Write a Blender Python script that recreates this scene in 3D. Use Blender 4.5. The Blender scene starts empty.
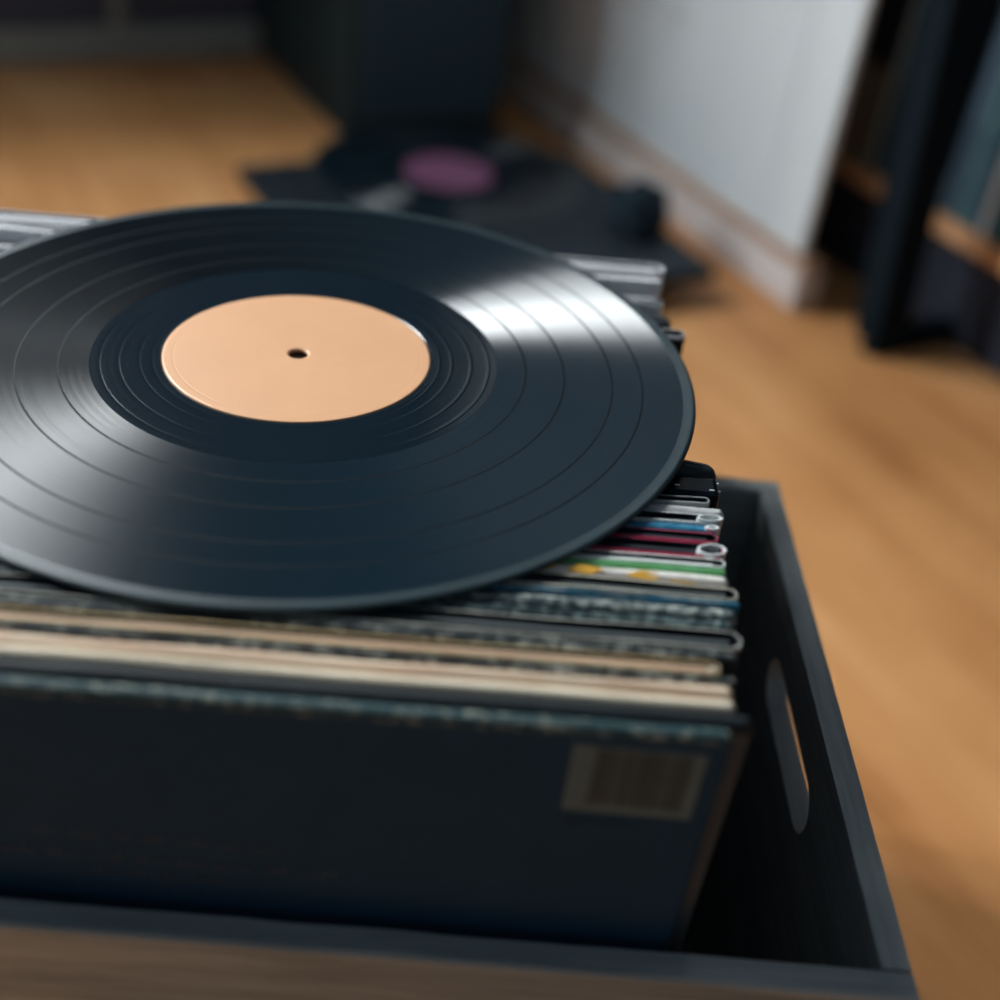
import bpy, bmesh, math, random
from mathutils import Vector, Matrix, noise
random.seed(7)
C = bpy.context.scene.collection
sc = bpy.context.scene
U = Vector((.47, -.883, 0)).normalized()      # room axis pointing into the room from the back wall
V = Vector((-U.y, U.x, 0))                    # room axis along the back wall, to the right
FZ = -.33                                     # floor height (record top is z = 0)
CB = -.082                                    # crate rim height
ROOM_ROT = math.atan2(V.y, V.x)

# ------------------------------------------------------------------ helpers
def link(name, bm, mats, parent=None, smooth=False, loc=(0, 0, 0), rotz=0, bevel=0):
    me = bpy.data.meshes.new(name)
    bmesh.ops.recalc_face_normals(bm, faces=bm.faces)
    bm.to_mesh(me); bm.free()
    for m in (mats if isinstance(mats, (list, tuple)) else [mats]): me.materials.append(m)
    o = bpy.data.objects.new(name, me); C.objects.link(o)
    o.location = loc; o.rotation_euler = (0, 0, rotz)
    if parent: o.parent = parent
    if smooth:
        for p in me.polygons: p.use_smooth = True
    if bevel:
        b = o.modifiers.new('bevel', 'BEVEL'); b.width = bevel; b.segments = 2; b.limit_method = 'ANGLE'; b.angle_limit = math.radians(40)
    return o
def empty(name, label=None, cat=None, group=None, loc=(0, 0, 0), rotz=0):
    o = bpy.data.objects.new(name, None); C.objects.link(o); o.empty_display_size = .02
    o.location = loc; o.rotation_euler = (0, 0, rotz)
    tag(o, label, cat, group); return o
def tag(o, label=None, cat=None, group=None, kind=None):
    if label: o['label'] = label
    if cat: o['category'] = cat
    if group: o['group'] = group
    if kind: o['kind'] = kind
    return o
def box(bm, x0, x1, y0, y1, z0, z1, mi=0, M=None):
    vs = [Vector((x, y, z)) for z in (z0, z1) for x, y in ((x0, y0), (x1, y0), (x1, y1), (x0, y1))]
    if M: vs = [M @ v for v in vs]
    v = [bm.verts.new(c) for c in vs]
    for f in ((0, 3, 2, 1), (4, 5, 6, 7), (0, 1, 5, 4), (1, 2, 6, 5), (2, 3, 7, 6), (3, 0, 4, 7)):
        bm.faces.new([v[i] for i in f]).material_index = mi
    return v
def boxes(name, L, mats, parent=None, **k):
    bm = bmesh.new()
    for b in L: box(bm, *b)
    return link(name, bm, mats, parent, **k)
def fp(s, t, z=0):                             # room coordinates: s along V, t along -U measured from cabinet corner frame
    return Vector((0, 0, z)) + V * s + U * t

# ------------------------------------------------------------------ materials
def nodes(name):
    m = bpy.data.materials.new(name); m.use_nodes = True
    nt = m.node_tree; b = nt.nodes['Principled BSDF']; return m, nt, b
def N(nt, t, **k):
    n = nt.nodes.new(t)
    for a, v in k.items(): setattr(n, a, v)
    return n
def coords(nt, scale=(1, 1, 1), rot=(0, 0, 0), kind='Object'):
    tc = N(nt, 'ShaderNodeTexCoord'); mp = N(nt, 'ShaderNodeMapping')
    mp.inputs['Scale'].default_value = scale; mp.inputs['Rotation'].default_value = rot
    nt.links.new(tc.outputs[kind], mp.inputs['Vector']); return mp.outputs['Vector']
def noise_n(nt, vec, scale, detail=4, rough=.6):
    n = N(nt, 'ShaderNodeTexNoise'); n.inputs['Scale'].default_value = scale
    n.inputs['Detail'].default_value = detail; n.inputs['Roughness'].default_value = rough
    nt.links.new(vec, n.inputs['Vector']); return n.outputs['Fac']
def ramp(nt, fac, stops):
    r = N(nt, 'ShaderNodeValToRGB'); e = r.color_ramp.elements
    while len(e) < len(stops): e.new(.5)
    for i, (p, c) in enumerate(stops):
        e[i].position = p; e[i].color = (*c, 1)
    nt.links.new(fac, r.inputs['Fac']); return r.outputs['Color']
def plain(name, col, rough=.6, spec=.5, var=.12, scale=60, metal=0, coat=0):
    m, nt, b = nodes(name)
    f = noise_n(nt, coords(nt), scale, 3)
    c = ramp(nt, f, [(.3, tuple(x * (1 - var) for x in col)), (.7, tuple(min(1, x * (1 + var)) for x in col))])
    nt.links.new(c, b.inputs['Base Color'])
    b.inputs['Roughness'].default_value = rough; b.inputs['Specular IOR Level'].default_value = spec
    b.inputs['Metallic'].default_value = metal; b.inputs['Coat Weight'].default_value = coat
    return m
def wood(name, c1, c2, axis, rough=.6, fine=1, bump=.15):
    m, nt, b = nodes(name)
    s = [60 * fine] * 3; s[axis] = 4 * fine
    v = coords(nt, s)
    f = noise_n(nt, v, 1.2, 6, .65)
    s2 = [260 * fine] * 3; s2[axis] = 14 * fine
    f2 = noise_n(nt, coords(nt, s2), 1, 4, .7)
    mx = N(nt, 'ShaderNodeMath', operation='MULTIPLY_ADD'); mx.inputs[1].default_value = .45
    nt.links.new(f2, mx.inputs[0]); 
    h = N(nt, 'ShaderNodeMath', operation='MULTIPLY'); h.inputs[1].default_value = .55; nt.links.new(f, h.inputs[0])
    nt.links.new(h.outputs[0], mx.inputs[2])
    nt.links.new(ramp(nt, mx.outputs[0], [(.36, c1), (.62, c2)]), b.inputs['Base Color'])
    b.inputs['Roughness'].default_value = rough; b.inputs['Specular IOR Level'].default_value = .3
    bp = N(nt, 'ShaderNodeBump'); bp.inputs['Strength'].default_value = bump; bp.inputs['Distance'].default_value = .0006
    nt.links.new(mx.outputs[0], bp.inputs['Height']); nt.links.new(bp.outputs[0], b.inputs['Normal'])
    return m
def worn(name, base, wear, amount=.5, sx=90, rough=.6):
    """cardboard edge: base colour scuffed through to the paper, streaked along the edge"""
    m, nt, b = nodes(name)
    f = noise_n(nt, coords(nt, (sx, 420, 420)), 1, 5, .7)
    lo = .62 - .24 * amount
    nt.links.new(ramp(nt, f, [(lo - .05, base), (lo + .07, wear)]), b.inputs['Base Color'])
    b.inputs['Roughness'].default_value = rough; b.inputs['Specular IOR Level'].default_value = .35
    return m

CRW1, CRW2 = (.215, .235, .23), (.41, .43, .42)
crate_x = wood('crate_wood_lengthwise', CRW1, CRW2, 0)
crate_y = wood('crate_wood_crosswise', CRW1, CRW2, 1)

def floor_mat():
    m, nt, b = nodes('oak_laminate')
    v = coords(nt, (1, 1, 1), (0, 0, math.atan2(-U.y, U.x)))       # x now runs along the planks
    br = N(nt, 'ShaderNodeTexBrick'); br.inputs['Scale'].default_value = 1
    br.inputs['Brick Width'].default_value = 1.2; br.inputs['Row Height'].default_value = .19
    br.inputs['Mortar Size'].default_value = .0012; br.inputs['Bias'].default_value = 0
    br.inputs['Color1'].default_value = (.2, .2, .2, 1); br.inputs['Color2'].default_value = (.8, .8, .8, 1)
    br.inputs['Mortar'].default_value = (.5, .5, .5, 1)
    nt.links.new(v, br.inputs['Vector'])
    def sc_(s):
        mp = N(nt, 'ShaderNodeMapping'); mp.inputs['Scale'].default_value = s; nt.links.new(v, mp.inputs['Vector']); return mp.outputs[0]
    f = noise_n(nt, sc_((2.2, 16, 1)), 1, 6, .6)
    f2 = noise_n(nt, sc_((5, 5, 1)), 1, 4, .6)
    f3 = noise_n(nt, sc_((9, 130, 1)), 1, 3, .6)
    def mad(a, k, c):
        x = N(nt, 'ShaderNodeMath', operation='MULTIPLY_ADD'); nt.links.new(a, x.inputs[0]); x.inputs[1].default_value = k
        if isinstance(c, (int, float)): x.inputs[2].default_value = c
        else: nt.links.new(c, x.inputs[2])
        return x.outputs[0]
    t = mad(f, .5, mad(f2, .38, mad(f3, .08, mad(br.outputs['Color'], .06, 0))))
    col = ramp(nt, t, [(.33, (.33, .125, .037)), (.45, (.53, .235, .083)), (.55, (.63, .30, .112)), (.68, (.74, .39, .175))])
    nt.links.new(col, b.inputs['Base Color'])
    b.inputs['Roughness'].default_value = .55; b.inputs['Specular IOR Level'].default_value = .3
    return m
M_floor = floor_mat()
M_white = plain('white_paint', (.62, .68, .71), .5, .3, .03, 9)
M_wallgrey = plain('dark_wall_paint', (.085, .09, .12), .8, .2, .06, 6)
M_skirt = plain('skirting_paint', (.30, .32, .30), .6, .3, .05)
M_trimwood = wood('brown_trim_wood', (.30, .17, .10), (.46, .28, .18), 0)
M_shelfwood = wood('orange_shelf_wood', (.55, .27, .12), (.75, .42, .22), 0)
M_blackmetal = plain('black_powder_metal', (.004, .009, .014), .7, .08)
M_speaker = plain('black_speaker_vinyl', (.010, .022, .026), .6, .35)
M_cloth = plain('black_cloth', (.012, .022, .032), .9, .1)
M_grille = plain('black_speaker_cloth', (.032, .058, .078), .95, .1, .4, 900)
M_navy = plain('black_cover', (.065, .085, .125), .55, .35, .05)
M_kraft = plain('kraft_card', (.30, .26, .24), .8, .2, .15)

# vinyl
def vinyl_mat(name, base, r1, r2, tilt=0):
    m, nt, b = nodes(name)
    tc = N(nt, 'ShaderNodeTexCoord')
    sx = N(nt, 'ShaderNodeSeparateXYZ'); nt.links.new(tc.outputs['Object'], sx.inputs[0])
    cx = N(nt, 'ShaderNodeCombineXYZ'); nt.links.new(sx.outputs[0], cx.inputs[0]); nt.links.new(sx.outputs[1], cx.inputs[1])
    ln = N(nt, 'ShaderNodeVectorMath', operation='LENGTH'); nt.links.new(cx.outputs[0], ln.inputs[0])
    cr = N(nt, 'ShaderNodeCombineXYZ'); nt.links.new(ln.outputs['Value'], cr.inputs[0])
    n1 = noise_n(nt, cr.outputs[0], 700, 4, .75)
    ro = N(nt, 'ShaderNodeMapRange'); ro.inputs['From Min'].default_value = .3; ro.inputs['From Max'].default_value = .7
    ro.inputs['To Min'].default_value = r1; ro.inputs['To Max'].default_value = r2
    nt.links.new(n1, ro.inputs[0]); nt.links.new(ro.outputs[0], b.inputs['Roughness'])
    # fine dust and hairline variation
    n2 = noise_n(nt, coords(nt), 900, 2, .6)
    bp = N(nt, 'ShaderNodeBump'); bp.inputs['Strength'].default_value = .25; bp.inputs['Distance'].default_value = .00004
    ad = N(nt, 'ShaderNodeMath', operation='MULTIPLY_ADD'); ad.inputs[1].default_value = .25
    nt.links.new(n2, ad.inputs[0]); nt.links.new(n1, ad.inputs[2]); nt.links.new(ad.outputs[0], bp.inputs['Height'])
    nt.links.new(bp.outputs[0], b.inputs['Normal'])
    if tilt:
        # groove walls lean a little towards the spindle
        nr = N(nt, 'ShaderNodeVectorMath', operation='NORMALIZE'); nt.links.new(cx.outputs[0], nr.inputs[0])
        vt = N(nt, 'ShaderNodeVectorTransform', vector_type='VECTOR', convert_from='OBJECT', convert_to='WORLD'); nt.links.new(nr.outputs[0], vt.inputs[0])
        sv = N(nt, 'ShaderNodeVectorMath', operation='SCALE'); sv.inputs['Scale'].default_value = -tilt; nt.links.new(vt.outputs[0], sv.inputs[0])
        av = N(nt, 'ShaderNodeVectorMath', operation='ADD'); nt.links.new(bp.outputs[0], av.inputs[0]); nt.links.new(sv.outputs[0], av.inputs[1])
        nn = N(nt, 'ShaderNodeVectorMath', operation='NORMALIZE'); nt.links.new(av.outputs[0], nn.inputs[0])
        nt.links.new(nn.outputs[0], b.inputs['Normal'])
    b.inputs['Base Color'].default_value = (*base, 1)
    b.inputs['Anisotropic'].default_value = 1.0
    b.inputs['Specular IOR Level'].default_value = .85
    tg = N(nt, 'ShaderNodeTangent', direction_type='RADIAL', axis='Z')
    nt.links.new(tg.outputs[0], b.inputs['Tangent'])
    b.inputs['Anisotropic Rotation'].default_value = 0.25
    return m
VB = (.003, .0095, .0155)
M_vinyl = vinyl_mat('vinyl_grooves', VB, .31, .40, .60)
M_vinyl_flat = vinyl_mat('vinyl_grooves_plain', VB, .24, .30, -.25)
M_dead = vinyl_mat('vinyl_run_out', VB, .10, .16)
M_dead.node_tree.nodes['Principled BSDF'].inputs['Anisotropic'].default_value = 0
M_lip = plain('vinyl_lip', (.010, .024, .030), .38, .4)
M_gap = plain('vinyl_track_gap', (.002, .004, .006), .5, .08)
M_label = plain('peach_paper_label', (.60, .325, .175), .42, .35, .03, 25)
M_pink = plain('pink_paper_label', (.17, .065, .125), .5, .3, .1)

def record(name, label, mat_label, loc, detailed=True):
    e = empty(name, label, 'vinyl record', loc=loc)
    R = .151
    prof = []     # (r, z, mat)
    T = .0000
    def lathe(pr, n=256, mats=None):
        bm = bmesh.new(); rings = []
        for r, z in pr:
            rings.append([bm.verts.new((r * math.cos(2 * math.pi * i / n), r * math.sin(2 * math.pi * i / n), z)) for i in range(n)])
        for k in range(len(pr) - 1):
            for i in range(n):
                j = (i + 1) % n
                f = bm.faces.new((rings[k][i], rings[k + 1][i], rings[k + 1][j], rings[k][j])); f.smooth = True
                if mats: f.material_index = mats(.5 * (pr[k][0] + pr[k + 1][0]), .5 * (pr[k][1] + pr[k + 1][1]))
        # close the loop
        for i in range(n):
            j = (i + 1) % n
            bm.faces.new((rings[-1][i], rings[0][i], rings[0][j], rings[-1][j]))
        return bm
    pr = [(.0502, -.0019), (.0502, -.0002), (.0512, -.0003)]
    def groove(r, d=.00012, w=.00025): pr.extend([(r - 2 * w, -.0003), (r - w, -.0003), (r, -.0003 - d), (r + w, -.0003), (r + 2 * w, -.0003)])
    for r in (.0535, .0582, .0655, .0722): groove(r, .00008, .0005)
    pr += [(.0753, -.0003), (.0757, -.0003), (.0763, -.0002), (.0767, -.0002)]
    for r in (.0865, .1012, .1195, .1310): pr.extend([(r - .0009, -.0002), (r - .0004, -.0002), (r - .0002, -.00021), (r + .0002, -.00021), (r + .0004, -.0002), (r + .0009, -.0002)])
    pr += [(.1459, -.0002), (.1462, -.0002), (.1468, -.0003), (.1482, -.00015), (.1494, 0), (.1503, -.0001), (.1509, -.0005), (.1511, -.0010), (.1508, -.0015), (.1500, -.0019), (.1485, -.0020), (.146, -.0019)]
    def mt(r, z):
        if r > .1463: return 3
        if z < -.0008 or r < .0760: return 1
        for g in (.0865, .1012, .1195, .1310):
            if abs(r - g) < .00035: return 2
        return 0
    d = link('disc', lathe(pr, 384, mt), [M_vinyl if detailed else M_vinyl_flat, M_dead, M_gap, M_lip], e, smooth=True)
    lp = [(.0036, -.0015), (.0036, -.0003), (.0040, -.0001), (.0044, .0001), (.0049, .0001), (.0154, .0001), (.0157, .0001), (.0160, .00018), (.0164, .0001), (.0167, .0001), (.0455, .0001), (.0457, .0001), (.0460, .00004), (.0464, .0001), (.0467, .0001), (.0490, .0001), (.0494, .0001), (.0500, -.0001), (.0500, -.0016)]
    l = link('paper_label', lathe(lp, 192), mat_label, e, smooth=True)
    return e
main = record('vinyl_record', 'large black vinyl record with a plain peach label, lying on the crate of sleeves', M_label, (0, 0, 0))
nrm = Vector((-.0241, .029, 1)).normalized()
main.rotation_mode = 'QUATERNION'; main.rotation_quaternion = Vector((0, 0, 1)).rotation_difference(nrm)

# ------------------------------------------------------------------ crate
XI, XO, YFI, YFO, YBI, YBO = .2062, .2155, -.189, -.199, .0595, .0690
XLO, XLI = -.245, -.2355
crate = empty('wooden_crate', 'grey-washed wooden crate with a handle slot, packed with record sleeves on the floor', 'crate', loc=(0, 0, FZ))
def board(name, x0, x1, y0, y1, z0, z1, mat):
    """board with slightly rough top edge"""
    bm = bmesh.new(); ax = 0 if (x1 - x0) > (y1 - y0) else 1
    L = (x1 - x0) if ax == 0 else (y1 - y0); n = max(2, int(L / .006))
    secs = []
    for i in range(n + 1):
        t = i / n; s = (x0 if ax == 0 else y0) + L * t
        w = noise.noise(Vector((s * 60, x0 * 50, y0 * 70))) * .0005 + noise.noise(Vector((s * 300, 3, y0))) * .00025
        if ax == 0: q = [(s, y0, z0), (s, y0 + w * .5, z1 - .0010), (s, y0 + .0010 + w, z1), (s, y1 - .0010 + w, z1), (s, y1 + w * .5, z1 - .0010), (s, y1, z0)]
        else: q = [(x1, s, z0), (x1 + w * .5, s, z1 - .001), (x1 - .001 + w, s, z1), (x0 + .001 + w, s, z1), (x0 + w * .5, s, z1 - .001), (x0, s, z0)]
        secs.append([bm.verts.new((a, b, c - FZ)) for a, b, c in q])
    for i in range(n):
        for k in range(6):
            j = (k + 1) % 6
            bm.faces.new((secs[i][k], secs[i][j], secs[i + 1][j], secs[i + 1][k]))
    bm.faces.new(secs[0]); bm.faces.new(secs[-1][::-1])
    return link(name, bm, mat, crate)
board('front_panel', XLO, XO, YFO, YFI, FZ, CB, crate_x)
board('back_panel', XLO, XO, YBI, YBO, FZ, CB, crate_x)
def side(x0, x1):
    """side board with a rounded handle slot cut through"""
    yc, zc, hw, hr = -.0635, -.117, .0315, .0115
    slot = []
    for k in range(13): a = -math.pi / 2 + math.pi * k / 12; slot.append((yc + hw + hr * math.cos(a), zc + hr * math.sin(a)))
    for k in range(13): a = math.pi / 2 + math.pi * k / 12; slot.append((yc - hw + hr * math.cos(a), zc + hr * math.sin(a)))
    y0, y1, z0, z1 = YFI + .0002, YBI - .0002, FZ, CB
    out = []
    n = 40
    for i in range(n): y = y0 + (y1 - y0) * i / n; out.append((y, z0))
    out.append((y1, z0))
    for i in range(n + 1):
        y = y1 + (y0 - y1) * i / n
        out.append((y, z1 + noise.noise(Vector((y * 200, x0, 0))) * .0003))
    bm = bmesh.new(); fr = []
    for x in (x0, x1):
        o = [bm.verts.new((x, y, z - FZ)) for y, z in out]; s = [bm.verts.new((x, y, z - FZ)) for y, z in slot]
        eo = [bm.edges.new((o[i], o[(i + 1) % len(o)])) for i in range(len(o))]
        es = [bm.edges.new((s[i], s[(i + 1) % len(s)])) for i in range(len(s))]
        bmesh.ops.triangle_fill(bm, use_beauty=True, edges=eo + es)
        fr.append((o, s))
    for a, b in ((fr[0][0], fr[1][0]), (fr[0][1], fr[1][1])):
        for i in range(len(a)):
            j = (i + 1) % len(a); bm.faces.new((a[i], a[j], b[j], b[i]))
    return link('side_panel', bm, crate_y, crate)
side(XI, XO); side(XLO, XLI)
boxes('base_board', [(XLI, XI, YFI + .0002, YBI - .0002, .0, .008)], crate_x, crate)

# ------------------------------------------------------------------ sleeves
SH = .3155
PXY = [(745, -.181), (740, -.179), (640, -.139), (600, -.120), (580, -.111), (548, -.094), (512, -.074), (498, -.067), (480, -.056), (462, -.046)]
def yof(px):
    for (a, ya), (b, yb) in zip(PXY, PXY[1:]):
        if px >= b: return ya + (yb - ya) * (a - px) / (a - b)
    return PXY[-1][1]
def outline(W, t, off, nx=28, nr=6, open_left=False):
    """racetrack outline, right end at x=0, front face at y=0"""
    r = t / 2 - off; pts = []
    r = max(r, .00008)
    xr, xl = -t / 2, -W + t / 2
    for i in range(nx): pts.append((xl + (xr - xl) * i / nx, t / 2 - r, 0))
    for k in range(nr * 2): a = -math.pi / 2 + math.pi * k / (nr * 2); pts.append((xr + r * math.cos(a), t / 2 + r * math.sin(a), 0))
    for i in range(nx): pts.append((xr + (xl - xr) * i / nx, t / 2 + r, 0))
    for k in range(nr * 2): a = math.pi / 2 + math.pi * k / (nr * 2); pts.append((xl + r * math.cos(a), t / 2 + r * math.sin(a), 0))
    return pts
def jacket(t, H, style, seed, wall=.0009, W=.3150, droop=0):
    bm = bmesh.new(); rnd = random.Random(seed); ph = rnd.uniform(0, 50)
    def wave(x, z):
        return noise.noise(Vector((x * 14 + ph, seed, 0))) * .0009 * (z / H) ** 2 * min(1, .004 / t)
    def topz(x):
        d = 0
        if droop and x > -.04: d = -droop * ((x + .04) / .04) ** 2
        return noise.noise(Vector((x * 30 + ph, 9, seed))) * .0005 + d + .022 * (x + W / 2)
    def ring(off, z, top=True):
        return [bm.verts.new((x, y + wave(x, z), z + (topz(x) if top else 0))) for x, y, _ in outline(W, t, off)]
    if style == 'open':
        rs = [(ring(0, 0, False), 0), (ring(0, H * .5, False), 0), (ring(0, H - .0012), 0), (ring(wall * .3, H), 1), (ring(wall * .8, H), 1), (ring(wall, H - .0008), 2), (ring(wall, .004, False), 2)]
    else:
        r = min(t * .5, .003)
        rs = [(ring(0, 0, False), 0), (ring(0, H * .5, False), 0), (ring(0, H - r), 0), (ring(t * .10, H - r * .42), 1), (ring(t * .26, H - r * .08), 1), (ring(t * .46, H), 1)]
    for (a, _), (b, mi) in zip(rs, rs[1:]):
        for i in range(len(a)):
            j = (i + 1) % len(a); f = bm.faces.new((a[i], a[j], b[j], b[i])); f.material_index = mi; f.smooth = True
    bm.faces.new(rs[0][0][::-1])
    e = bm.faces.new(rs[-1][0]); e.material_index = rs[-1][1]
    return bm
def paper(t, H, seed, W=.306, drop=.002):
    bm = bmesh.new(); nx = 24; y = t * .5; ph = seed * 3.1; secs = []
    for i in range(nx + 1):
        x = -.004 - W + W * i / nx; w = noise.noise(Vector((x * 16 + ph, seed, 4))) * t * .12
        zt = H - drop + .022 * (x + .1575) + noise.noise(Vector((x * 20, seed, 1))) * .0006
        h = min(.0009, t * .17)
        secs.append([bm.verts.new(c) for c in ((x, y - h + w, .006), (x, y - h + w, zt), (x, y + h + w, zt), (x, y + h + w, .006))])
    for i in range(nx):
        for k in range(4):
            j = (k + 1) % 4; bm.faces.new((secs[i][k], secs[i + 1][k], secs[i + 1][j], secs[i][j]))
    bm.faces.new(secs[0]); bm.faces.new(secs[-1][::-1])
    return bm
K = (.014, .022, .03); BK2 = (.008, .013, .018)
paper_mats = {}
def pm(col):
    if col not in paper_mats: paper_mats[col] = plain('inner_paper', col, .7, .3)
    return paper_mats[col]
def sleeve(y0, y1, xr, style, cover, edge, wear, amt, inner, label, group, top=0, base=FZ + .008, sx=90, ry=0, droop=0, gloss=.55, dark=BK2, lean=True):
    t = (y1 - y0) - .0004
    H = top - base
    if base > FZ:
        if lean:
            zr = -.029 * y0 - .0035 + .0033 + top
            d_ = -zr * (y0 + .4168) / .2444; xr += -zr * (xr - .0577) / .2444; y0 += d_; y1 += d_
        H = -.029 * y0 - .0035 + top - base
    e = empty('record_sleeve', label, 'record sleeve', group, (xr, y0 + .0002, base), ry)
    i = len([o for o in C.objects if o.name.startswith('record_sleeve')])
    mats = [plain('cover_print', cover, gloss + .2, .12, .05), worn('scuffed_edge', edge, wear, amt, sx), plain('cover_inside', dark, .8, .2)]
    link('cardboard_cover', jacket(t, H, style, i, droop=droop), mats, e)
    if style == 'open' and inner:
        link('inner_sleeve', paper(t, H, i, drop=.0010), pm(inner), e)
    return e
G1 = 'record sleeves standing in the wooden crate'
cream, beige, offw = (.62, .50, .38), (.55, .50, .40), (.62, .62, .60)
teal = (.018, .050, .058)
S = [
 # px front, px back, right x, style, cover, edge, wear, amount, inner, label
 (743, 729, .1440, 'spine', (.020, .052, .092), teal, (.30, .31, .25), .26, None, 'front black record sleeve with a barcode sticker, nearest the crate front'),
 (729, 713, .1505, 'spine', (.085, .085, .085), (.003, .007, .010), (.008, .014, .018), .3, None, 'dark record sleeve with brown card side just behind the barcode sleeve'),
 (713, 701, .1462, 'spine', cream, (.58, .49, .37), (.70, .61, .47), .5, None, 'thick cream record sleeve, front one of the two pale ones'),
 (701, 688, .1462, 'spine', (.5, .34, .26), (.55, .37, .26), (.66, .53, .39), .5, None, 'cream and peach striped record sleeve behind the thick cream one'),
 (688, 679, .1475, 'spine', K, (.008, .014, .018), (.36, .35, .30), .26, None, 'scuffed black record sleeve between the cream and the yellow one'),
 (679, 665, .1435, 'open', (.50, .36, .16), (.52, .36, .18), (.52, .42, .24), .5, (.46, .30, .20), 'yellow and peach record sleeve with a rounded white corner'),
 (664, 652, .1495, 'spine', K, (.006, .012, .016), (.26, .27, .24), .24, None, 'black scuffed record sleeve directly behind the yellow and peach one'),
 (652, 632, .1515, 'open', K, (.30, .30, .26), (.50, .50, .44), .5, (.045, .055, .06), 'wide open black record sleeve with pale worn rim'),
 (632, 621, .1505, 'spine', K, (.008, .022, .030), (.16, .22, .21), .28, None, 'dark teal speckled record sleeve in front of the grey speckled one'),
 (621, 608, .1520, 'spine', (.10, .13, .13), (.035, .055, .06), (.34, .37, .34), .38, None, 'grey speckled record sleeve with worn whitish edge'),
 (607, 603, .1530, 'spine', (.03, .14, .22), (.03, .17, .27), (.30, .36, .38), .40, None, 'thin record sleeve with a muted blue edge between scuffed grey ones'),
 (602, 588, .1532, 'open', (.10, .10, .10), (.36, .34, .28), (.55, .50, .42), .5, (.05, .06, .06), 'black record sleeve with beige rounded rim behind the thin muted blue one'),
 (586, 576, .1512, 'spine', (.7, .66, .6), (.70, .66, .60), (.78, .74, .7), .5, None, 'white record sleeve with yellow spots along its edge'),
 (575, 570, .1510, 'spine', (.10, .34, .12), (.10, .34, .12), (.16, .44, .2), .4, None, 'thin bright green record sleeve'),
 (570, 561, .1512, 'open', (.66, .68, .66), (.70, .72, .70), (.8, .8, .78), .5, (.6, .62, .6), 'white record sleeve behind the thin green one'),
 (560, 546, .1512, 'open', (.26, .012, .04), (.30, .016, .05), (.34, .03, .07), .5, (.01, .014, .02), 'dark red record sleeve with a curled white inner corner'),
 (546, 536, .1505, 'open', (.26, .012, .04), (.30, .02, .06), (.34, .05, .09), .5, (.01, .014, .02), 'dark red record sleeve behind the one with the curled white corner'),
 (536, 528, .1508, 'spine', (.01, .12, .22), (.012, .15, .27), (.05, .24, .36), .4, None, 'deep blue record sleeve'),
 (528, 518, .1525, 'open', (.3, .3, .3), (.42, .44, .44), (.7, .7, .68), .5, (.01, .014, .02), 'black record sleeve with a thin white rim between the blue and light grey ones'),
 (518, 508, .1545, 'spine', (.36, .37, .37), (.36, .37, .37), (.50, .50, .49), .5, None, 'light grey record sleeve with a smooth rounded edge'),
 (508, 499, .1500, 'open', (.16, .17, .17), (.26, .27, .27), (.32, .33, .32), .5, (.2, .21, .2), 'narrow grey record sleeve in front of the glossy black box set'),
]
sleeves = []
for k, (a, b, xr, st, cov, ed, we, am, inn, lab) in enumerate(S):
    s = sleeve(yof(a), yof(b), xr, st, cov, ed, we, am, inn, lab, G1, sx=(260 if 'yellow spots' in lab else 40 if k in (2, 3, 5) else 230 if k in (0, 4, 6) else 300 if k in (8, 9) else 140), ry=math.radians(random.uniform(-.05, .05)) if k else 0)
    sleeves.append(s)

# glossy black box set (thick) and a curved black sleeve behind it
M_gloss = plain('glossy_black_wrap', (.003, .007, .011), .35, .08)
bs = empty('record_box_set', 'thick glossy black box set of records in shrink wrap near the crate rear', 'record box', loc=(.1550, yof(499) + .0040, FZ + .008))
bm = bmesh.new(); vv = box(bm, -.315, 0, 0, .0118, 0, .3170)
for v in vv[4:]: v.co.z += .022 * (v.co.x + .1575)
link('box_case', bm, M_gloss, bs, bevel=.0022)
bm = bmesh.new()
for i, (cx_, cy_, cz_) in enumerate([(-.0006, .0088, .3195), (-.0030, .0030, .3204), (-.0150, .0046, .3202), (-.0002, .0055, .3185)]):
    box(bm, cx_ - .0009, cx_ + .0009, cy_ - .0003, cy_ + .0003, cz_ - .0004, cz_ + .0002)
link('wrap_glints', bm, plain('painted_wrap_glint', (.75, .78, .8), .2, .6), bs, bevel=.0001)  # tiny pale chips painted as light glints on the shrink wrap
sleeve(yof(499) + .0170, yof(499) + .0262, .1560, 'spine', K, (.01, .018, .024), (.03, .045, .05), .4, None, 'black record sleeve with a drooping corner behind the glossy box set', G1, top=.0003, droop=.004, lean=False)
# the rest of the crate, towards its back
cols = [(.5, .5, .48), (.03, .04, .05), (.30, .22, .16), (.05, .09, .11), (.45, .44, .42), (.12, .03, .04), (.02, .03, .04), (.40, .36, .28), (.05, .06, .08), (.46, .46, .46), (.04, .08, .06), (.02, .03, .04)]
names = ['pale grey', 'charcoal', 'tan', 'dark teal', 'light grey', 'maroon', 'black', 'sand', 'slate', 'silver grey', 'dark green', 'black']
y = yof(499) + .0268; n_f = 9; dy = (.0495 - y) / n_f
for k in range(n_f):
    c = cols[k]
    sleeve(y + k * dy, y + (k + 1) * dy, .1440 + .001 * (k % 3), 'spine', c, c, tuple(min(.8, v * 1.6 + .03) for v in c), .4, None,
           names[k] + ' record sleeve in the rear half of the crate under the vinyl record', G1, top=-.0008, lean=False)
sleeve(.0500, .0572, .1545, 'open', K, (.5, .5, .5), (.75, .74, .73), .6, (.01, .015, .02), 'rearmost black record sleeve in the crate with a bright white edge', G1, top=-.0008, lean=False)
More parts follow.
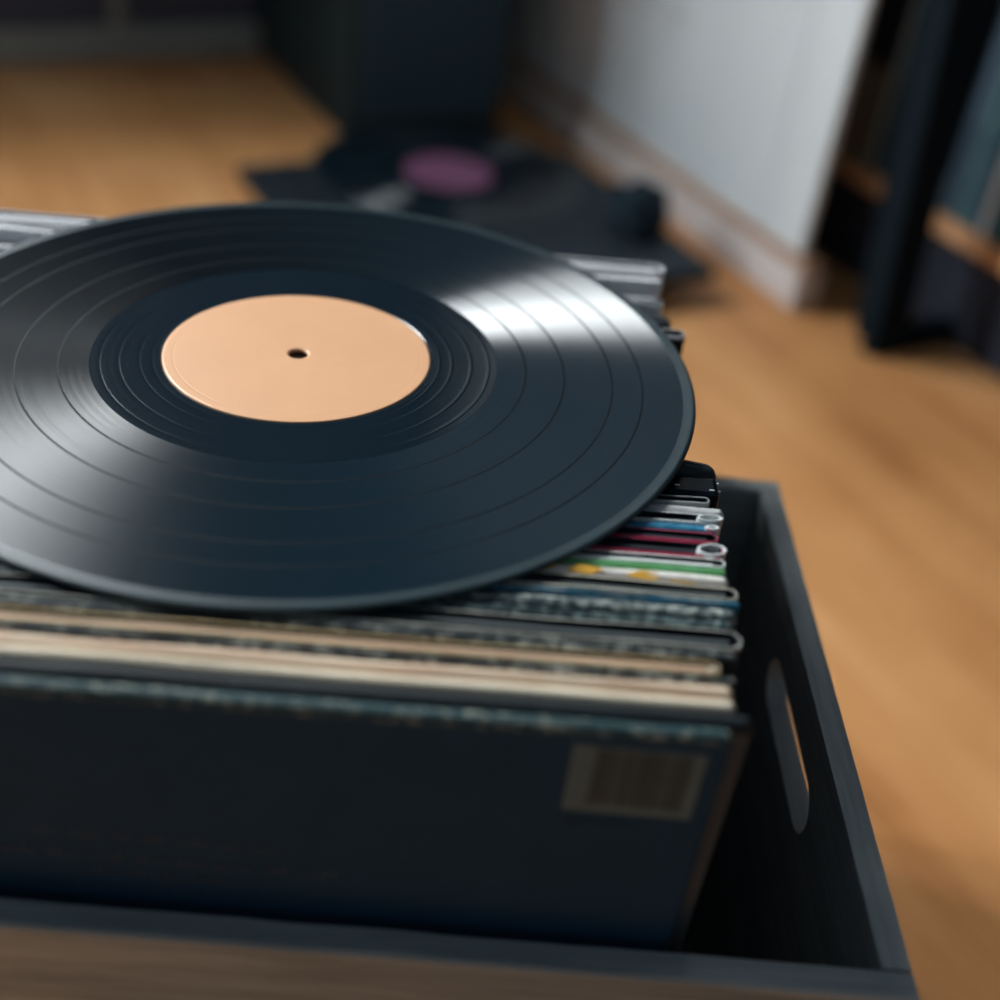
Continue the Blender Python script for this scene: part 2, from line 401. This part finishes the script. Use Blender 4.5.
# sleeves standing on the floor behind the crate
G2 = 'record sleeves standing on the floor behind the crate'
B = [(.0694, .0724, .150, 'spine', K, K, (.03, .04, .05), 'thin black record sleeve standing right behind the crate'),
     (.0730, .0855, .1530, 'spine', (.012, .02, .028), (.008, .014, .02), (.02, .03, .04), 'fat black record sleeve with a drooping corner behind the crate'),
     (.0990, .1060, .1500, 'open', (.80, .81, .82), (.84, .85, .86), (.90, .91, .92), 'white record sleeve behind the crate, next to the fat black one'),
     (.1065, .1105, .1490, 'spine', (.80, .81, .82), (.84, .85, .86), (.90, .91, .92), 'thin white record sleeve in the middle of the white ones behind the crate'),
     (.1110, .1160, .1480, 'spine', (.10, .11, .12), (.16, .16, .18), (.30, .30, .32), 'grey record sleeve between the white ones behind the crate'),
     (.1165, .1265, .1510, 'open', (.80, .81, .82), (.84, .85, .86), (.90, .91, .92), 'rearmost white record sleeve standing behind the crate')]
for a, b, xr, st, cov, ed, we, lab in B:
    if a > .095: a -= .0075; b -= .0075
    sleeve(a, b, xr, st, cov, ed, we, .5, (.66, .66, .68), lab, G2, top=-.0105 if ' black' in lab else -.0055, base=FZ, ry=0 if ' black' in lab[:12] else math.radians(.9), droop=.003 if 'fat' in lab else 0, sx=20, dark=(.3, .3, .32))

# yellow spots along the white sleeve, curled corner of the red one, worn bead of the front one
ws = sleeves[12]
bm = bmesh.new(); H = .0028 - FZ - .008; tt = yof(576) - yof(586)
for x, w in ((-.0135, .010), (-.026, .011), (-.045, .010), (-.060, .012), (-.079, .010), (-.095, .011), (-.112, .009)):
    n = 14; q = []
    for i in range(n):
        a = 2 * math.pi * i / n; q.append(bm.verts.new((x + w * .5 * math.cos(a) + .0012 * math.sin(3 * a), .0016 + .0014 * math.sin(a), H - .0004 + .0006 * math.sin(a))))
    f = bm.faces.new(q); r_ = bmesh.ops.extrude_face_region(bm, geom=[f]); bmesh.ops.translate(bm, vec=(0, -.0002, .0003), verts=[v for v in r_['geom'] if isinstance(v, bmesh.types.BMVert)])
link('yellow_spots', bm, plain('yellow_print', (.72, .38, .04), .6), ws)

def curl(parent, x, y, z, rx, ry_, th, ht, mat):
    """paper loop curled at the sleeve corner"""
    bm = bmesh.new(); n = 28; rings = []
    for i in range(n):
        a = 2 * math.pi * i / n; row = []
        k = 1 + .12 * math.sin(2 * a + .6)
        for rr, zz in ((1, 0), (1, ht), (1 - th, ht), (1 - th, 0)):
            row.append(bm.verts.new((x + rx * rr * k * math.cos(a), y + ry_ * rr * k * math.sin(a), z + zz)))
        rings.append(row)
    for i in range(n):
        j = (i + 1) % n
        for k in range(4):
            m_ = (k + 1) % 4; f = bm.faces.new((rings[i][k], rings[i][m_], rings[j][m_], rings[j][k])); f.smooth = False
    return link('curled_corner', bm, mat, parent)
M_paperw = plain('white_paper', (.62, .64, .64), .6)
curl(sleeves[15], -.0040, .0030, H - .010, .0044, .0031, .17, .0108, M_paperw)
curl(sleeves[18], -.0040, .0024, H - .008, .0040, .0019, .18, .0085, M_paperw)
curl(sleeves[17], -.0022, .0018, H - .006, .0022, .0012, .45, .0065, M_paperw)
def bead(parent, x, y, z, r, mat, name='worn_corner'):
    bm = bmesh.new(); bmesh.ops.create_icosphere(bm, subdivisions=2, radius=r)
    for v in bm.verts: v.co = Vector((v.co.x * 1.3 + x, v.co.y + y, v.co.z * .6 + z + .0010))
    return link(name, bm, mat, parent, smooth=True)
M_bead = plain('bare_card', (.80, .66, .50), .6)
bead(sleeves[0], -.0052, .0030, H - .0006, .0017, M_bead)
bead(sleeves[2], -.0020, .0030, H - .0008, .0014, plain('bare_card_white', (.6, .56, .48), .6))
bead(sleeves[5], -.0022, .0030, H - .0008, .0012, plain('bare_card_pale', (.6, .5, .38), .6))

# barcode sticker and faint print on the front sleeve
fs = sleeves[0]; fx = .1440; fy0 = yof(743); zb = FZ + .008
bc = empty('barcode_sticker'); bc.parent = fs; C.objects.unlink(bc); C.objects.link(bc)
bpy.data.objects.remove(bc)
def onface(x0, x1, z0, z1, d): return (x0 - fx + .0035, x1 - fx + .0035, -d, .0003, z0 - zb + .0075, z1 - zb + .0075)
st = boxes('barcode_sticker', [onface(.0985, .1345, -.0345, -.0085, .0003)], plain('grey_sticker', (.09, .14, .155), .7), fs)
st['label'] = 'grey barcode sticker'
bars = []; x = .1050; rb = random.Random(12)
while x < .1310:
    w = rb.choice((.00028, .00028, .0005, .0008)); bars.append(onface(x, x + w, -.0310, -.0095, .0005)); x += w + rb.choice((.0003, .0003, .00055))
bb = boxes('barcode_bars', bars, plain('bar_ink', (.030, .042, .052), .7), fs); 
loc_keep = None
bb.parent = st
# small unreadable caption under the barcode and the unreadable credits lower down
def scribble(x0, x1, z, h, seed, words=3):
    r = random.Random(seed); L = []; x = x0
    while x < x1:
        wl = r.uniform(.004, .011); e_ = min(x + wl, x1)
        while x < e_:
            k = r.choice((0, 0, 1, 2)); w = h * .18
            if k == 0: L += [onface(x, x + w, z, z + h * .62, .0004), onface(x, x + h * .5, z + h * .5, z + h * .62, .0004)]
            elif k == 1: L += [onface(x, x + w, z, z + h, .0004)]
            else: L += [onface(x, x + h * .5, z, z + h * .12, .0004), onface(x, x + w, z, z + h * .62, .0004), onface(x + h * .4, x + h * .5, z, z + h * .62, .0004)]
            x += h * .75
        x += h * .9
    return L
L = scribble(.0990, .1190, -.0400, .0018, 5)
boxes('barcode_caption', L, plain('faint_ink', (.045, .07, .10), .7), fs)
L = scribble(-.048, .022, -.0640, .0032, 1) + scribble(-.060, .037, -.0735, .0032, 2) + scribble(-.034, .010, -.0800, .0028, 3) + scribble(-.055, .030, -.0870, .0028, 4)
boxes('credits_text', L, plain('faint_red_ink', (.062, .075, .11), .7), fs)

# ------------------------------------------------------------------ room
def quadbox(name, P, s0, s1, t0, t1, z0, z1, mats, parent=None, bevel=0):
    """box in room axes: s along V, t along U, from world point P"""
    o = boxes(name, [(s0, s1, t0, t1, z0, z1)], mats, parent, loc=(P[0], P[1], 0) if parent is None else (0, 0, 0), bevel=bevel)
    if parent is None: o.rotation_euler = (0, 0, ROOM_ROT)
    return o
# note: in the rotated frame local x = V and local y = -U
boxes('floor', [(-4, 3.5, -2.5, 4, FZ - .02, FZ)], M_floor); tag(bpy.data.objects['floor'], kind='structure')
WP = (-.562, 1.227)
WT = .10
# back wall with a window opening: local x = V, local y = -U (behind)
WIN = [(-1.66, -.98, .28, 1.75, 186), (-.64, -.05, .72, 1.30, 58)]     # left, right, sill, head, power of the daylight
(a0, a1, az0, az1, _), (b0, b1, bz0, bz1, _) = WIN
wb = boxes('wall_back', [(-3.2, a0, 0, WT, FZ, 2.1), (a0, a1, 0, WT, FZ, az0), (a0, a1, 0, WT, az1, 2.1), (a1, b0, 0, WT, FZ, 2.1),
                         (b0, b1, 0, WT, FZ, bz0), (b0, b1, 0, WT, bz1, 2.1), (b1, 2.6, 0, WT, FZ, 2.1)], M_wallgrey, loc=(*WP, 0), rotz=ROOM_ROT)
tag(wb, kind='structure')
for k, (x0, x1, z0, z1, _) in enumerate(WIN):
    L = [(x0, x0 + .03, .01, .07, z0, z1), (x1 - .03, x1, .01, .07, z0, z1), (x0 + .03, x1 - .03, .01, .07, z0, z0 + .03), (x0 + .03, x1 - .03, .01, .07, z1 - .03, z1)]
    if k == 0: L.append((-1.34, -1.30, .01, .07, z0 + .03, z1 - .03))
    wf = boxes('window_%d' % (k + 1), L, M_white, loc=(*WP, 0), rotz=ROOM_ROT); tag(wf, kind='structure')
sb = boxes('baseboard_back', [(-3.2, 2.6, -.014, 0, FZ, FZ + .040)], M_skirt, loc=(*WP, 0), rotz=ROOM_ROT); tag(sb, kind='structure')
tr = boxes('trim_1', [(.145, .160, -.010, 0, FZ + .040, 2.0)], M_skirt, loc=(*WP, 0), rotz=ROOM_ROT); tag(tr, kind='structure')

# tall white sliding door, left face along U through (.399,.751); local x=V, local y=-U
CP = (.399, .751)
wd = empty('white_door', 'tall white panelled door standing on a white and brown base rail beside the rack', 'door', loc=(*CP, FZ), rotz=ROOM_ROT)
boxes('door_leaf', [(.013, .022, .090, 1.2, .052, 1.9)], M_white, wd)
boxes('door_stile', [(.010, .020, .018, .0855, .052, 1.9)], M_white, wd, bevel=.002)
boxes('wood_rail', [(.004, .030, .002, 1.2, .041, .052)], M_trimwood, wd, bevel=.002)
boxes('base_rail', [(0, .034, 0, 1.2, 0, .041)], plain('white_base_paint', (.62, .58, .56), .5, .3, .05), wd, bevel=.003)
bm = bmesh.new(); bmesh.ops.create_cone(bm, segments=32, radius1=.009, radius2=.008, depth=.004, cap_ends=True)
for v in bm.verts: v.co = Vector((v.co.z + .0105, v.co.y + .303, v.co.x + .205))
link('key_escutcheon', bm, plain('painted_metal', (.55, .58, .60), .4), wd, smooth=False)

# right-hand wall behind the shelves
RP = Vector((.399, .751, 0)) + V * .62
wr = boxes('wall_right', [(0, .1, -3.2, 1.35, FZ, 2.1)], M_wallgrey, loc=(RP.x, RP.y, 0), rotz=ROOM_ROT); tag(wr, kind='structure')

# black speaker
sp = empty('floor_speaker', 'tall black floor speaker standing against the back wall beside the white door', 'speaker', loc=(-.09, 1.07, FZ), rotz=ROOM_ROT)
boxes('speaker_cabinet', [(0, .205, .006, .37, 0, .62)], M_speaker, sp, bevel=.004)
boxes('front_grille', [(.010, .195, -.006, .0055, .03, .59)], M_grille, sp, bevel=.004)

# black sleeves lying on the floor, with a second record on top
G3 = 'black record sleeves lying flat on the floor'
def flat(corner, s, rot, z, label):
    e = empty('flat_record_sleeve', label, 'record sleeve', G3, (corner[0], corner[1], z), ROOM_ROT + rot)
    bm = bmesh.new(); box(bm, 0, .315, -.315, 0, 0, s); link('cardboard_cover', bm, M_cloth if False else plain('black_card', (.009, .016, .024), .6, .3), e, bevel=.0015)
    bm = bmesh.new(); box(bm, .3135, .3156, -.31, -.005, s * .3, s * .7); link('sleeve_opening', bm, plain('shadowed_paper', (.02, .03, .035), .8), e)
    return e
flat((-.203, .940), .012, 0, FZ, 'black record sleeve lying on the floor, left one under the second record')
flat((-.143, .940), .010, math.radians(0), FZ + .0122, 'black record sleeve lying under the pink-labelled record, in the middle')
flat((-.108, .895), .012, math.radians(-1), FZ + .0224, 'black record sleeve lying on the floor, right one under the second record')
rec2 = record('vinyl_record', 'black vinyl record with a pink label lying on black sleeves on the floor', M_pink, (.034, .930, FZ + .0366), False)

# crumpled black cloth lying beside it
def lump(name, label, cat, px, rx, ry_, rz_, mat, seed):
    bm = bmesh.new(); bmesh.ops.create_icosphere(bm, subdivisions=5, radius=1)
    for v in bm.verts:
        n_ = noise.fractal(v.co * 1.7 + Vector((seed, 0, 0)), 1, 2, 5) * .35
        c = v.co * (1 + n_); c = Vector((c.x * rx, c.y * ry_, max(0, (c.z * .5 + .5)) * rz_)); v.co = c
    o = link(name, bm, mat, smooth=True, loc=px); tag(o, label, cat); return o
lump('crumpled_cloth', 'small crumpled black cloth lying on the floor sleeves', 'cloth', (.238, .845, FZ + .0344), .034, .042, .042, M_cloth, 3)

# ------------------------------------------------------------------ shelf rack on the right
ORG = Vector((.458, .684, FZ))
rack = empty('shelf_rack', 'black metal rack with orange wooden shelf holding upright records, right of the white door', 'shelf', loc=ORG, rotz=ROOM_ROT)
def bar(p, q, w, d, name, mat=None, **k):
    """square bar between two local points"""
    p, q = Vector(p), Vector(q); ax = (q - p).normalized()
    sx = Vector((1, 0, 0)) if abs(ax.x) < .9 else Vector((0, 1, 0)); s2 = ax.cross(sx).normalized(); s1 = s2.cross(ax).normalized()
    bm = bmesh.new(); vs = []
    for c in (p, q):
        for a, b in ((-1, -1), (1, -1), (1, 1), (-1, 1)): vs.append(bm.verts.new(c + s1 * a * w / 2 + s2 * b * d / 2))
    for f in ((0, 3, 2, 1), (4, 5, 6, 7), (0, 1, 5, 4), (1, 2, 6, 5), (2, 3, 7, 6), (3, 0, 4, 7)): bm.faces.new([vs[i] for i in f])
    return link(name, bm, mat or M_blackmetal, rack, bevel=.003)
SZ = -.215 - FZ                     # shelf top height above the floor
bar((.02, 0, .013), (.02, .075, .70), .042, .034, 'front_post')
bar((.0, -.006, .011), (.40, -.006, .011), .022, .026, 'bottom_bar')
bar((.385, 0, .013), (.385, .02, .70), .03, .03, 'rear_post')
bar((.078, .62, .0), (.078, .62, .70), .03, .03, 'front_post')
boxes('shelf_board', [(.095, .38, -.45, .60, SZ - .018, SZ)], M_shelfwood, rack, bevel=.001)
boxes('under_shelf_shade', [(.105, .111, -.45, .60, 0.0, SZ - .018)], plain('painted_under_shelf_shade', (.03, .035, .05), .8, .1), rack)  # dark sheet added in place of the shade below the shelf
boxes('rear_panel', [(.386, .392, -.45, .60, 0.02, .7)], plain('dark_panel', (.10, .10, .11), .8), rack)
# records standing on that shelf; local y = -U so more negative is nearer the camera
G4 = 'records standing on the wooden shelf of the rack'
colL = [((.012, .03, .04), 'black'), ((.03, .06, .07), 'dark teal'), ((.012, .02, .03), 'jet black'), ((.05, .08, .09), 'slate teal'), ((.34, .35, .40), 'pale lilac grey')]
def shelf_rec(yl, t, col, label, h=.315, inset=0):
    P = ORG + V * (.10 + inset) + (-U) * yl + Vector((0, 0, SZ + .0005))
    e = empty('shelved_record', label, 'record', G4, P, ROOM_ROT)
    boxes('cardboard_cover', [(0, .255, 0, t, 0, h)], plain('spine_card', col, .5, .4), e, bevel=min(.0015, t * .3))
    boxes('title_strip', [(-.0004, .0002, t * .3, t * .7, h * .3, h * .8)], plain('spine_print', tuple(min(.8, c * 1.7 + .01) for c in col), .6), e)
rr = random.Random(4)
seq = []
yl = -.040
# nearest group (right of the post in the photo), listed from the right towards the post
tones = [((.01, .03, .035), 'black', .012), ((.016, .04, .045), 'dark green black', .008), ((.30, .28, .32), 'pale lilac grey', .010), ((.008, .03, .035), 'teal black', .010),
         ((.04, .075, .08), 'slate teal', .008), ((.010, .03, .04), 'petrol black', .012), ((.03, .055, .065), 'smoky teal', .008), ((.008, .016, .024), 'jet black', .014),
         ((.02, .03, .04), 'ink blue', .010), ((.008, .016, .024), 'deep black', .014), ((.03, .03, .04), 'plum black', .010), ((.012, .02, .03), 'raven black', .016)]
names_used = {}
tones = [((.01, .03, .035), 'black', .014), ((.012, .035, .04), 'dark teal', .012), ((.17, .16, .18), 'pale lilac grey', .009),
         ((.012, .03, .04), 'black', .020), ((.022, .045, .05), 'slate teal', .011), ((.010, .02, .03), 'black', .024)]
where = ['at the right picture edge', 'just right of the pale lilac one', 'right of the black front post', 'just left of the pale lilac one', 'second from the black front post', 'closest to the black front post, right side']
for i, (c, nme, t) in enumerate(tones):
    shelf_rec(yl, t, tuple(min(.6, v * 3.5) for v in c), f'{nme} record on the rack shelf, {where[i]}', inset=rr.uniform(0, .006)); yl += t + .0006
yl = .116
for i, (c, nme, t) in enumerate([((.012, .02, .03), 'midnight black', .020), ((.008, .02, .028), 'soot black', .018), ((.10, .13, .13), 'grey green', .007)]):
    shelf_rec(yl, t, tuple(min(.6, v * 3.5) for v in c), ['black record on the rack shelf left of the black front post, next to the post', 'black record on the rack shelf left of the post, middle of three', 'grey green record on the rack shelf, nearest the white door'][i], inset=rr.uniform(0, .004)); yl += t + .0006

# ------------------------------------------------------------------ light
def area(name, loc, aim, sx, sy, power, col):
    l = bpy.data.lights.new(name, 'AREA'); l.shape = 'RECTANGLE'; l.size = sx; l.size_y = sy; l.energy = power; l.color = col
    o = bpy.data.objects.new(name, l); C.objects.link(o); o.location = loc
    o.rotation_euler = Vector(aim).to_track_quat('-Z', 'Y').to_euler(); return o
for x0, x1, z0, z1, pw in WIN:        # just outside each window, facing into the room
    wc = Vector((*WP, 0)) + V * ((x0 + x1) / 2) - U * .13 + Vector((0, 0, (z0 + z1) / 2))
    area('window_daylight', wc, U, x1 - x0 + .06, z1 - z0 + .06, pw, (.93, .98, 1.0))
w = bpy.data.worlds.new('room_world'); sc.world = w; w.use_nodes = True
bg = w.node_tree.nodes['Background']; bg.inputs[0].default_value = (.090, .118, .145, 1); bg.inputs[1].default_value = 1.0

# ------------------------------------------------------------------ camera
cam = bpy.data.cameras.new('camera'); co = bpy.data.objects.new('camera', cam); C.objects.link(co)
yaw, pitch, roll, fpx = -.0613329, .6279, .13608, 1261.896
f = Vector((-math.sin(yaw) * math.cos(pitch), math.cos(yaw) * math.cos(pitch), -math.sin(pitch)))
r = Vector((math.cos(yaw), math.sin(yaw), 0)); u = r.cross(f)
r2 = r * math.cos(roll) + u * math.sin(roll); u2 = -r * math.sin(roll) + u * math.cos(roll)
M = Matrix((r2, u2, -f)).transposed().to_4x4(); M.translation = Vector((.0577, -.4168, .2444))
co.matrix_world = M
cam.sensor_width = 36; cam.lens = fpx / 1000 * 36; cam.clip_start = .01
cam.dof.use_dof = True; cam.dof.focus_distance = .445; cam.dof.aperture_fstop = cam.lens / 13.5
sc.camera = co
sc.view_settings.view_transform = 'Standard'; sc.view_settings.look = 'None'; sc.view_settings.gamma = 1
sc.view_settings.exposure = 0
